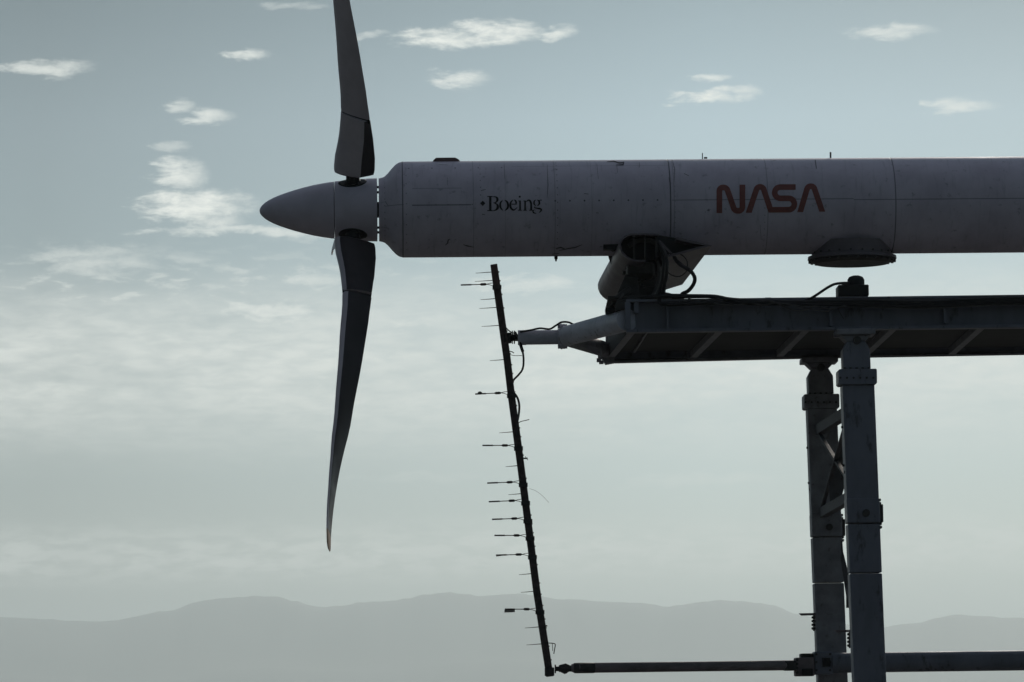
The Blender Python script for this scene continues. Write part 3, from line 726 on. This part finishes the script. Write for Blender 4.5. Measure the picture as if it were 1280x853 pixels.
# ================================================================ HOSES AND CABLES
def cable(name, label, pix, r, m_=HOSE, group=None, cat='hose', k=8):
    return solo(name, hose_bm(pix, r, k), m_, label, cat, group)
cable('hydraulic_hose', 'thick black hose of the close pair below the fairing, on the pivot post side', [(824,304,-1.12),(828,316,-1.2),(829.5,330,-1.25),(828.5,345,-1.25),(826,358,-1.22),(822.5,371,-1.18)], .020, group='hoses round the pylon')
cable('hydraulic_hose', 'thick black hose of the close pair below the fairing, on the tail panel side', [(822,302,-1.10),(830,314,-1.22),(833.5,326,-1.3),(833.2,342,-1.3),(830.5,356,-1.26),(827,371,-1.18)], .022, group='hoses round the pylon')
cable('hydraulic_hose', 'black hose looping out past the tail panel and back down to the girder', [(843,322,-1.1),(848,329,-1.2),(855,334,-1.26),(862,338,-1.3),(867,344,-1.3),(868.5,350,-1.3),(866,357,-1.28),(860,364,-1.24),(853,367.5,-1.2),(851.5,371.5,-1.18)], .024, group='hoses round the pylon')
cable('hydraulic_hose', 'thin black line drooping in a shallow loop across the tail panel', [(833,338,-1.22),(838,343,-1.26),(846,346,-1.28),(853,344,-1.28),(858.5,338,-1.26),(859,328,-1.24),(855,321,-1.2),(848,317,-1.12)], .007, group='hoses round the pylon')
cable('hydraulic_hose', 'black line running straight down the tail panel from the diagonal rod', [(838,317,-1.14),(846,325,-1.2),(853,331,-1.24),(859,337,-1.28)], .013, group='hoses round the pylon')
cable('hydraulic_hose', 'grey hose bending down behind the close pair next to the pivot post', [(819,322,-.9),(823,332,-.9),(824,346,-.9),(821,358,-.9),(817,368,-.95),(815,371,-1.0)], .022, m_=HOSEG, group='hoses round the pylon')
cabs = [
 ([(800,372.5,-1.16),(830,370,-1.24),(860,370.3,-1.27),(893,371,-1.28),(910,374.5,-1.3),(940,377,-1.32),(962,377,-1.33),(1000,378,-1.32),(1068,376,-1.3)], .026, HOSE, 'thickest black cable humping over the girder top beside the pylon'),
 ([(826,371,-1.18),(824,377,-1.24),(829,380.5,-1.3),(850,380.5,-1.3),(880,379,-1.3),(920,379,-1.3),(962,380,-1.33),(1068,379,-1.3)], .024, HOSE, 'black cable that doubles back in a tight bend under the twin hoses'),
 ([(840,371.8,-1.2),(880,371.2,-1.24),(902,371.8,-1.26),(925,378.5,-1.32),(962,378.5,-1.34),(1010,381,-1.33),(1068,381.5,-1.3)], .020, HOSE, 'black cable leaving the top of the hump and sinking to the girder edge'),
 ([(860,374,-1.25),(885,377,-1.3),(905,381.5,-1.33),(935,380,-1.33),(962,376,-1.36),(985,386,-1.36),(1002,388.6,-1.36),(1018,383,-1.36),(1036,386,-1.34),(1068,384,-1.3)], .009, HOSEG, 'thin grey cable sagging in two loops below the girder clip'),
 ([(850,377.5,-1.26),(900,374.5,-1.3),(950,381,-1.35),(972,379,-1.36),(1000,383,-1.36),(1030,389.5,-1.36),(1050,384,-1.34),(1070,382,-1.3)], .008, HOSEG, 'thin grey cable with one long shallow sag near the column'),
 ([(895,370.5,-1.24),(915,373.5,-1.28),(945,375.5,-1.3),(975,377.6,-1.32),(1005,376.5,-1.3),(1068,373.5,-1.28)], .014, HOSE, 'slim black cable lying flat along the girder top edge'),
]
for pix, r, m_, lb in cabs:
    pts = []
    for i, p in enumerate(pix): pts.append(p)
    e = pix[-1]; pts += [(e[0] + 90, e[1] + 1.5, e[2]), (e[0] + 190, e[1] - 3, e[2]), (e[0] + 300, e[1] - 2, e[2])]
    cable('power_cable', lb, pts, r, m_, 'cables along the girder top', 'cable')
cable('conduit', 'black conduit rising from the girder to the junction box over the column', [(1006,376,-1.3),(1013,373.5,-1.3),(1022,368,-1.28),(1034,360,-1.25),(1043,355.5,-1.2),(1052,354.2,-1.15),(1060,354,-1.1)], .017, cat='conduit')
cable('conduit', 'slender pale wire curling down the girder side below the junction box', [(1050,371,-1.22),(1048,378,-1.3),(1048.5,387,-1.32),(1051,393,-1.32),(1055,399,-1.3)], .006, m_=HOSEG, cat='wire')
# junction box
jb = thing('junction_box', 'black junction box with domed top standing on the girder above the near column', 'junction box', Vector((W(1066,371,-1).x, DIST - 1, zt)))
bm = bmesh.new(); pbox(bm, 1048, 356, 1086, 370.2, -1.1, -.7); obj('box_body', bm, BLACK, jb, smooth=0, bevel=.012)
bm = bmesh.new(); pp = W(1070, 356, -.9); vlathe(bm, pp, [(W(1070, 357, -.9).z, .105), (W(1070, 350, -.9).z, .105), (W(1070, 346.5, -.9).z, .085), (W(1070, 344.8, -.9).z, .04)], 20); obj('dome_cap', bm, BLACK, jb, smooth=60)
bm = bmesh.new(); pbox(bm, 1054, 352.4, 1062, 356.2, -1.05, -.8); obj('cable_gland', bm, DARK, jb, smooth=0, bevel=.008)
bm = bmesh.new(); tube(bm, [W(1053, 370, -1.0), W(1049, 374, -1.0)], .02, 8); tube(bm, [W(1080, 370, -1.0), W(1080, 376, -1.0)], .02, 8); osplit('box_foot', 'box_foot', bm, DARK, jb)

# ================================================================ COLUMNS
def make_column():
    d = 2.8; D = .19
    base_ = W(1047.3, 1026, d); base_.z = .12
    col = thing('column', 'far steel column under the girder, seen left of the near one', 'column', base_, 'steel columns under the girder')
    def sec(name, rows, dep=D, m_=STEELB, bev=.012):
        bm = bmesh.new(); rings = []
        for (y, x0, x1) in rows:
            a_, b_ = W(x0, y, d), W(x1, y, d); zz = (a_.z + b_.z) / 2
            dd = dep if not isinstance(dep, tuple) else dep[0]
            rings.append([Vector((a_.x, a_.y - dd, zz)), Vector((b_.x, a_.y - dd, zz)), Vector((b_.x, a_.y + dd, zz)), Vector((a_.x, a_.y + dd, zz))])
        loft(bm, rings); return obj(name, bm, m_, col, smooth=0, bevel=bev)
    sec('cap_plate', [(448, 1000.8, 1046), (454.6, 1000.8, 1046)], .24)
    sec('cap_bracket', [(454.8, 1006, 1041.5), (462, 1013.3, 1034.5)], .17)
    sec('column_head', [(462.2, 1013.4, 1034.4), (471.5, 1008.8, 1040), (494, 1009.6, 1041)], .18)
    sec('collar', [(494.2, 1004.5, 1046.5), (495.2, 1003.6, 1047.6), (510.5, 1003.9, 1047.8), (512, 1006, 1046.5)], .225)
    xl = lambda y: 1008.0 + (y - 512) * .0395; xr = lambda y: 1045.0 + (y - 512) * .0395
    sec('shaft', [(512.2, xl(512), xr(512)), (671.5, xl(671.5), xr(671.5))], .185)
    sec('shaft', [(672.6, xl(672.6), xr(672.6)), (728.6, xl(728.6), xr(728.6))], .185)
    sec('shaft', [(729.6, xl(729.6), xr(729.6)), (1022, xl(1022), xr(1022))], .185)
    sec('splice_band', [(643, xl(643) - .3, xr(643) + .4), (671, xl(671) - .3, xr(671) + .4)], .197)
    bm = bmesh.new(); p = W(1035, 660, d); tube(bm, [Vector((p.x, DIST + d - .25, p.z)), Vector((p.x, DIST + d - .19, p.z))], .045, 20); tube(bm, [Vector((p.x, DIST + d - .265, p.z)), Vector((p.x, DIST + d - .25, p.z))], .02, 12)
    p = W(1025, 461, d); tube(bm, [Vector((p.x, DIST + d - .215, p.z)), Vector((p.x, DIST + d - .17, p.z))], .05, 20); osplit('pin_boss', 'pin_boss', bm, DARK, col)
    bm = bmesh.new()
    for y in (644, 648, 671.5, 675.5): pbox(bm, xr(y), y - 1.6, xr(y) + 3.8, y + 1.6, d - .16, d + .16)
    pbox(bm, xr(660), 649, xr(660) + 5.6, 670, d - .1, d + .1); osplit('side_lug', 'side_lug', bm, DARK, col, smooth=0, bevel=.01)
    bm = bmesh.new()
    for k in range(5): bolt(bm, W(1012 + k * 7, 493.8, d - .2), Vector((0, 0, 1)), .016, .03)
    for k in range(6): bolt(bm, W(1007 + k * 7.6, 503, d - .225), Vector((0, -1, 0)), .014, .014)
    for y in (560, 604): bolt(bm, W(xl(y), y, d), Vector((-1, 0, 0)), .016, .02)
    bolt(bm, W(1014, 612, d), Vector((-1, 0, 0)), .02, .03); osplit('bolt', 'bolt', bm, DARK, col)
    bm = bmesh.new(); pbox(bm, 1022, 1021, 1076, 1025, d - .35, d + .35); obj('foot_plate', bm, STEELB, col, smooth=0, bevel=.01)
    return col
cfar = make_column()
sh = W(1070.6, 473.5, DN) - W(1025.8, 503, DF)
cn = cfar.copy(); COL.objects.link(cn); cn.location = cfar.location + Vector((sh.x, sh.y, 0)); cn['label'] = 'near steel column with lighter blue grey face, closest to the viewer'
for ch in list(cfar.children):
    q = ch.copy(); COL.objects.link(q); q.parent = cn
    if q.name.startswith(('shaft', 'splice', 'collar', 'column_head')):
        q.data = q.data.copy(); q.data.materials[0] = STEEL
# second bent of the stand, beyond the photograph's edge
# bracing between the two columns
br = thing('bracing', 'riveted cross bracing joining the far and near columns', 'bracing', W(1040, 690, .8))
BRACE = mat('brace_paint', (.11, .108, .115), .7, .2, 5, spec=.2, stain=(.07, .06, .055))
def brace(name, a, b, wd, ht, m_=BRACE, **k_):
    bm = bmesh.new(); bar(bm, W(*a), W(*b), wd, ht); return obj(name, bm, m_, br, smooth=0, bevel=.004)
brace('tie_beam', (1024,537.5,2.62), (1063,513,-1.0), .10, .13); brace('tie_beam', (1029,641,2.62), (1066,620,-1.0), .10, .13)
brace('diagonal_brace', (1024,542,2.5), (1066,610,-.95), .05, .035); brace('diagonal_brace', (1028,634,2.5), (1060,520,-.95), .05, .035)
bm = bmesh.new(); plate(bm, [(1042,577),(1053,540),(1058,540),(1058,605),(1052,596)], .9, .93); obj('gusset_plate', bm, DARK, br, smooth=0)
bm = bmesh.new(); plate(bm, [(1046,575),(1042,580),(1036,605),(1038,632),(1050,632),(1052,622),(1058,600),(1053,590)], 1.4, 1.43); obj('gusset_plate', bm, BRACE, br, smooth=0)
bm = bmesh.new(); plate(bm, [(1051,676),(1053,676),(1054,690),(1062,722),(1065,760),(1058,760),(1058,745),(1051,700)], 2.0, 2.05); obj('knee_plate', bm, BRACE, br, smooth=0)
brace('diagonal_brace', (1057,715,2.5), (1080,850,-.95), .06, .05)

# step brackets with insulators
def step(label, x, y, d, s=1.0):
    r_ = thing('step_bracket', label, 'bracket', W(x + 18 * s, y + 20 * s, d), 'insulator brackets on the columns')
    bm = bmesh.new(); plate(bm, [(x, y - 1.2), (x + 21 * s, y - 1.6), (x + 21 * s, y + 1.2), (x + 3, y + 1.6)], d - .06, d + .06); obj('bracket_arm', bm, WOODY, r_, smooth=0, bevel=.004)
    for k in range(4):
        yy = y + (4.0 + 4.6 * k) * s; bm = bmesh.new(); p = W(x + 18.3 * s, yy, d)
        vlathe(bm, p, [(p.z - .018 * s, .018), (p.z - .010 * s, .032 * s), (p.z + .010 * s, .032 * s), (p.z + .018 * s, .018)], 14); obj('insulator', bm, DARK, r_, smooth=30)
    bm = bmesh.new(); tube(bm, [W(x + 18.3 * s, y, d), W(x + 18.3 * s, y + 21 * s, d)], .011, 8); obj('rod', bm, DARK, r_)
step('thin bracket with four stacked insulators sticking out from the far column', 999, 768, 2.7)
step('thin bracket with four stacked insulators on the side of the near column', 1043.5, 789, -.9, 1.02)

# ================================================================ RAKE BOOM (yoke)
DR = .8
bo = thing('yoke_boom', 'blue grey forked boom reaching from the girder end to the slanted probe mast', 'boom', W(712, 437, DR))
def ptube(name, a, b, r, par, m_=BOOM, n=28, **k_):
    bm = bmesh.new(); rr = r if isinstance(r, (list, tuple)) else [r, r]; tube(bm, [W(*a), W(*b)], rr, n); return obj(name, bm, m_, par, smooth=40, **k_)
ptube('boom_tube', (647.5,422.3,DR), (701,421.6,DR), .093, bo)
ptube('tube_sleeve', (647.3,422.3,DR), (657.5,422.2,DR), .0965, bo)
ptube('near_leg', (708,420.2,.72), (784,400,DN + .1), [.128,.138], bo)
ptube('far_leg', (708,421.5,.85), (762,439,DF - .3), [.115,.10], bo, STEELB)
bm = bmesh.new()
for x0, x1, r in ((700.2, 702.6, .165), (703.2, 706.2, .16)): tube(bm, [W(x0, 420.8, DR), W(x1, 420.7, DR)], r, 32)
c0 = W(702.6, 420.8, DR)
for k in range(12):
    a_ = k * math.pi / 6 + .2; p = c0 + Vector((-.055, .142 * math.cos(a_), .142 * math.sin(a_))); bolt(bm, p, Vector((1, 0, 0)), .016, .12)
osplit('flange_joint', 'bolt', bm, BOOM, bo)
bm = bmesh.new(); tube(bm, [W(706, 420.6, DR), W(713, 420.2, DR)], [.14, .128], 28); obj('flange_neck', bm, BOOM, bo, smooth=40)
bm = bmesh.new(); tube(bm, [W(639.8, 421.8, DR), W(641.2, 421.8, DR)], .085, 20); tube(bm, [W(642.2, 421.8, DR), W(643.8, 421.8, DR)], .085, 20); tube(bm, [W(634, 422.3, DR), W(648, 422.3, DR)], .045, 16)
osplit('swivel_disc', 'swivel_disc', bm, BLACK, bo, smooth=40)
bm = bmesh.new(); pbox(bm, 630, 415.8, 639.5, 428.5, DR - .07, DR + .07); obj('mast_clamp', bm, BLACK, bo, smooth=0, bevel=.012)
for ddx in (0, 5):
    bm = bmesh.new(); plate(bm, [(720 + ddx, 427), (752, 437), (752, 446), (741 + ddx, 441)], 1.3 + ddx * .05, 1.35 + ddx * .05); obj('web_plate', bm, STEELB, bo, smooth=0)
cable('boom_cable', 'black cable lying along the forked boom and arching over its flange', [(650,415,.72),(664,412.8,.68),(675,410.6,.66),(687,411.5,.66),(695,407,.66),(702,403,.66),(711,403.2,.64),(719,407,.6),(726,410,.56)], .013, cat='cable')
cable('boom_cable', 'short thin wire bridging the mast and the swivel joint of the boom', [(631,408,.75),(635,412.5,.73),(639,415.5,.73),(643,417,.73)], .008, m_=HOSEG, cat='wire')

# ================================================================ PROBE MAST
mast_px = [(617.2,331),(622,365),(627,400),(634,450),(638.6,490),(649.6,572),(659.6,650),(671,740),(687.3,846)]
def mx(y):
    for (x0, y0), (x1, y1) in zip(mast_px, mast_px[1:]):
        if y <= y1: return x0 + (x1 - x0) * (y - y0) / (y1 - y0)
    return mast_px[-1][0]
rk = thing('probe_mast', 'slender slanting dark mast bristling with thin forward pointing probes', 'probe mast', W(687.3, 846, DR))
bm = bmesh.new(); rings = []
for i, (x, y) in enumerate(mast_px):
    hw = 4.3 if i == 0 else 4.55
    a_, b_ = W(x - hw, y + .55, DR), W(x + hw, y - .55, DR)
    rings.append([Vector((a_.x, DIST + DR - .05, a_.z)), Vector((b_.x, DIST + DR - .08, b_.z)), Vector((b_.x, DIST + DR + .08, b_.z)), Vector((a_.x, DIST + DR + .05, a_.z))])
loft(bm, rings); obj('mast_beam', bm, RUST, rk, smooth=20, bevel=.008)
bm = bmesh.new()
y = 340
while y < 842:
    x = mx(y); pbox(bm, x + 4.2, y - .8, x + 5.6, y + .8, DR - .06, DR - .02); y += random.choice((11, 17, 23, 29, 14))
osplit('clamp_stud', 'clamp_stud', bm, DARK, rk, smooth=0)
bigs = [(355.3,576,0,1.2),(491,594,-1,1.8),(557,603,0,0),(602.5,609,1.0,1.6),(625.6,611,.8,1.8),(648,615,.5,1.4),(669.5,618,0,0),(693,620,1.0,1.2),(761.7,631,0,0)]
for (y, xt, _, dy) in bigs:
    ml = mx(y) - 4.5; ln = ml - xt; bm = bmesh.new(); yt = y + dy
    P = lambda k: W(xt + ln * k, yt + (y - yt) * k, DR)
    tube(bm, [P(0), P(.33)], .0095, 8); tube(bm, [P(.33), P(.62)], .0058, 8)
    tube(bm, [P(.60), P(.64), P(.76), P(.80)], [.008, .017, .017, .010], 10)
    for s_ in (-1, 1):
        tube(bm, [P(.79), W(xt + ln * .9, y + s_ * .9, DR), W(ml + .6, y + s_ * 2.0 + .6, DR)], .0045, 6)
    pr = obj('probe', bm, RUST, rk)
    if y in (491, 761.7, 693):
        bm = bmesh.new()
        if y == 491: plate(bm, [(597.5,490.2),(600,489.3),(602.5,490.4),(602.5,491.6),(597,492)], DR - .01, DR + .01)
        elif y == 693: plate(bm, [(620.3,694),(629,693.6),(633,693),(627,695.0),(620.3,695.9)], DR - .006, DR + .006)
        else: plate(bm, [(630.5,762.4),(643.6,762),(643.6,765.4),(630.6,766)], DR - .005, DR + .005)
        obj('vane', bm, PALE, pr, smooth=0)
    bm = bmesh.new(); x = mx(y + 4); pbox(bm, x - 5.4, y + 1, x + 5.6, y + 6.5, DR - .092, DR - .082); pbox(bm, x - 5.6, y + 2, x - 4.4, y + 6, DR - .082, DR + .05); osplit('probe_clamp', 'probe_clamp', bm, DARK, rk, smooth=0)
smalls = [(340.6,594.5),(351,593.5),(373.8,600.5),(384.8,599),(407.3,602),(450,612.5),(540.3,624),(582.6,632),(617.6,635.5),(717.6,648.5),(739.7,651),(784.2,656),(805.4,658)]
for (y, xt) in smalls:
    ml = mx(y) - 4; bm = bmesh.new(); k = .45
    tube(bm, [W(xt, y + 1.0, DR), W(xt + (ml - xt) * k, y + .5, DR), W(ml + 1, y - .4, DR)], [.0028, .0045, .006], 6); obj('thin_probe', bm, RUST, rk)
def rhose(pix, r, m_=HOSE, name='mast_hose'):
    return obj(name, hose_bm(pix, r), m_, rk)
rhose([(644,415,.74),(651,430,.74),(653.5,440,.74),(654.5,452,.74),(653,462,.74),(648,469,.74),(642,475.5,.74),(640.2,483,.74)], .013)
rhose([(650.5,431,.73),(653.6,440,.73)], .02, BLACK)
rhose([(640,489,.72),(646,496,.72),(649,506,.72),(648.5,518,.72),(646.5,530,.72),(647,545,.72)], .014, HOSEG)
rhose([(636,439,.76),(640,440,.74),(642.5,441.6,.74)], .006); rhose([(637,443.5,.76),(644,444.8,.74),(652.5,444.6,.74)], .004)
rhose([(647,529.5,.76),(651.5,527,.74),(656,526,.74),(661.5,524.6,.74)], .005)
rhose([(654,573,.76),(656,573.2,.74),(659.5,573,.74)], .010); rhose([(656.5,571,.74),(660,575.5,.74)], .004, HOSEG)
rhose([(677,803.6,.76),(686,804,.72),(691,804.4,.72),(694,805.6,.72),(693.4,811,.72),(692.2,817.5,.72)], .006); rhose([(690.5,805,.72),(691,814,.72)], .004, HOSEG)
rhose([(675,783,.76),(684,782.5,.74)], .010)
rhose([(662,611,.78),(670,614,.76),(678,620,.74),(686,628.5,.74)], .0018, HOSEG, 'loose_thread')
bm = bmesh.new(); pbox(bm, 681, 834.5, 692.8, 845.3, DR - .10, DR + .10); obj('mast_foot', bm, DARK, rk, smooth=0, bevel=.01)

# ================================================================ LOWER ARM
la = thing('lower_arm', 'long weathered horizontal strut tying the mast foot to the far column', 'strut', W(850, 838, DR))
def xt_(name, pts, n=20, m_=WOODY):
    bm = bmesh.new(); tube(bm, [W(x, y, d) for x, y, d, r in pts], [r for *_, r in pts], n); return obj(name, bm, m_, la, smooth=30)
xt_('strut_tube', [(714,835.3,DR,.045),(718,835.3,DR,.062),(722,835.2,DR,.064),(850,833.6,1.4,.064),(988,831.8,2.2,.066),(992,831.8,2.2,.066)])
xt_('joint_sleeve', [(717.5,835.4,DR,.0645),(721,835.3,DR,.067),(742,835.1,.88,.0668),(743,835.1,.88,.063)], m_=DARK)
bm = bmesh.new()
for pts in ([(693.5,836.5),(694.5,836.5)],): pass
for x, hw, r in ((694.2, .9, .055), (697, 2.2, .03), (702.5, 4, .042), (707.5, 1.4, .062), (712, 4, .04)):
    tube(bm, [W(x - hw, 836.4 - (x - 694) * .03, DR), W(x + hw, 836.4 - (x - 694) * .03, DR)], r, 16)
plate(bm, [(699, 831.5), (707, 829.5), (714, 832.5), (717, 834), (714, 838.5), (706, 843), (701, 840.5)], DR - .035, DR + .035)
osplit('clevis_joint', 'joint_ring', bm, DARK, la, bevel=.004)
bm = bmesh.new(); pbox(bm, 981, 826, 995, 838.5, 2.1, 2.45); obj('end_socket', bm, DARK, la, smooth=0, bevel=.015)
bm = bmesh.new(); pbox(bm, 994.5, 822, 1018, 845.5, 2.15, 2.5); obj('clamp_block', bm, WOODY, la, smooth=0, bevel=.02)
bm = bmesh.new(); pbox(bm, 1001, 817, 1017, 825, 2.2, 2.5); obj('clamp_jaw', bm, BLACK, la, smooth=0, bevel=.015)
bm = bmesh.new(); pbox(bm, 1003, 836, 1016, 845, 2.08, 2.145); obj('clamp_jaw', bm, BLACK, la, smooth=0, bevel=.008)
bm = bmesh.new(); pbox(bm, 1018.3, 814.5, 1041, 843.5, 2.2, 2.6); obj('saddle_plate', bm, STEEL, la, smooth=0, bevel=.02)
bm = bmesh.new(); pbox(bm, 1028, 822.5, 1038, 833.5, 2.17, 2.197); obj('saddle_window', bm, BLACK, la, smooth=0, bevel=.006)
xt_('tie_pipe', [(1040,829,2.3,.13),(1070,828.5,2.3,.13),(1420,824,2.3,.13)], 28, STEEL)
bm = bmesh.new()
for k in range(4): bolt(bm, W(996.5, 825 + k * 5.2, 2.14), Vector((0, -1, 0)), .018, .02); bolt(bm, W(996 - .5, 825 + k * 5.2, 2.3), Vector((-1, 0, 0)), .014, .03)
for k in range(6): bolt(bm, W(1020.5 + (k % 2) * 17, 818 + (k // 2) * 10, 2.195), Vector((0, -1, 0)), .016, .018)
osplit('clamp_bolt', 'clamp_bolt', bm, DARK, la)
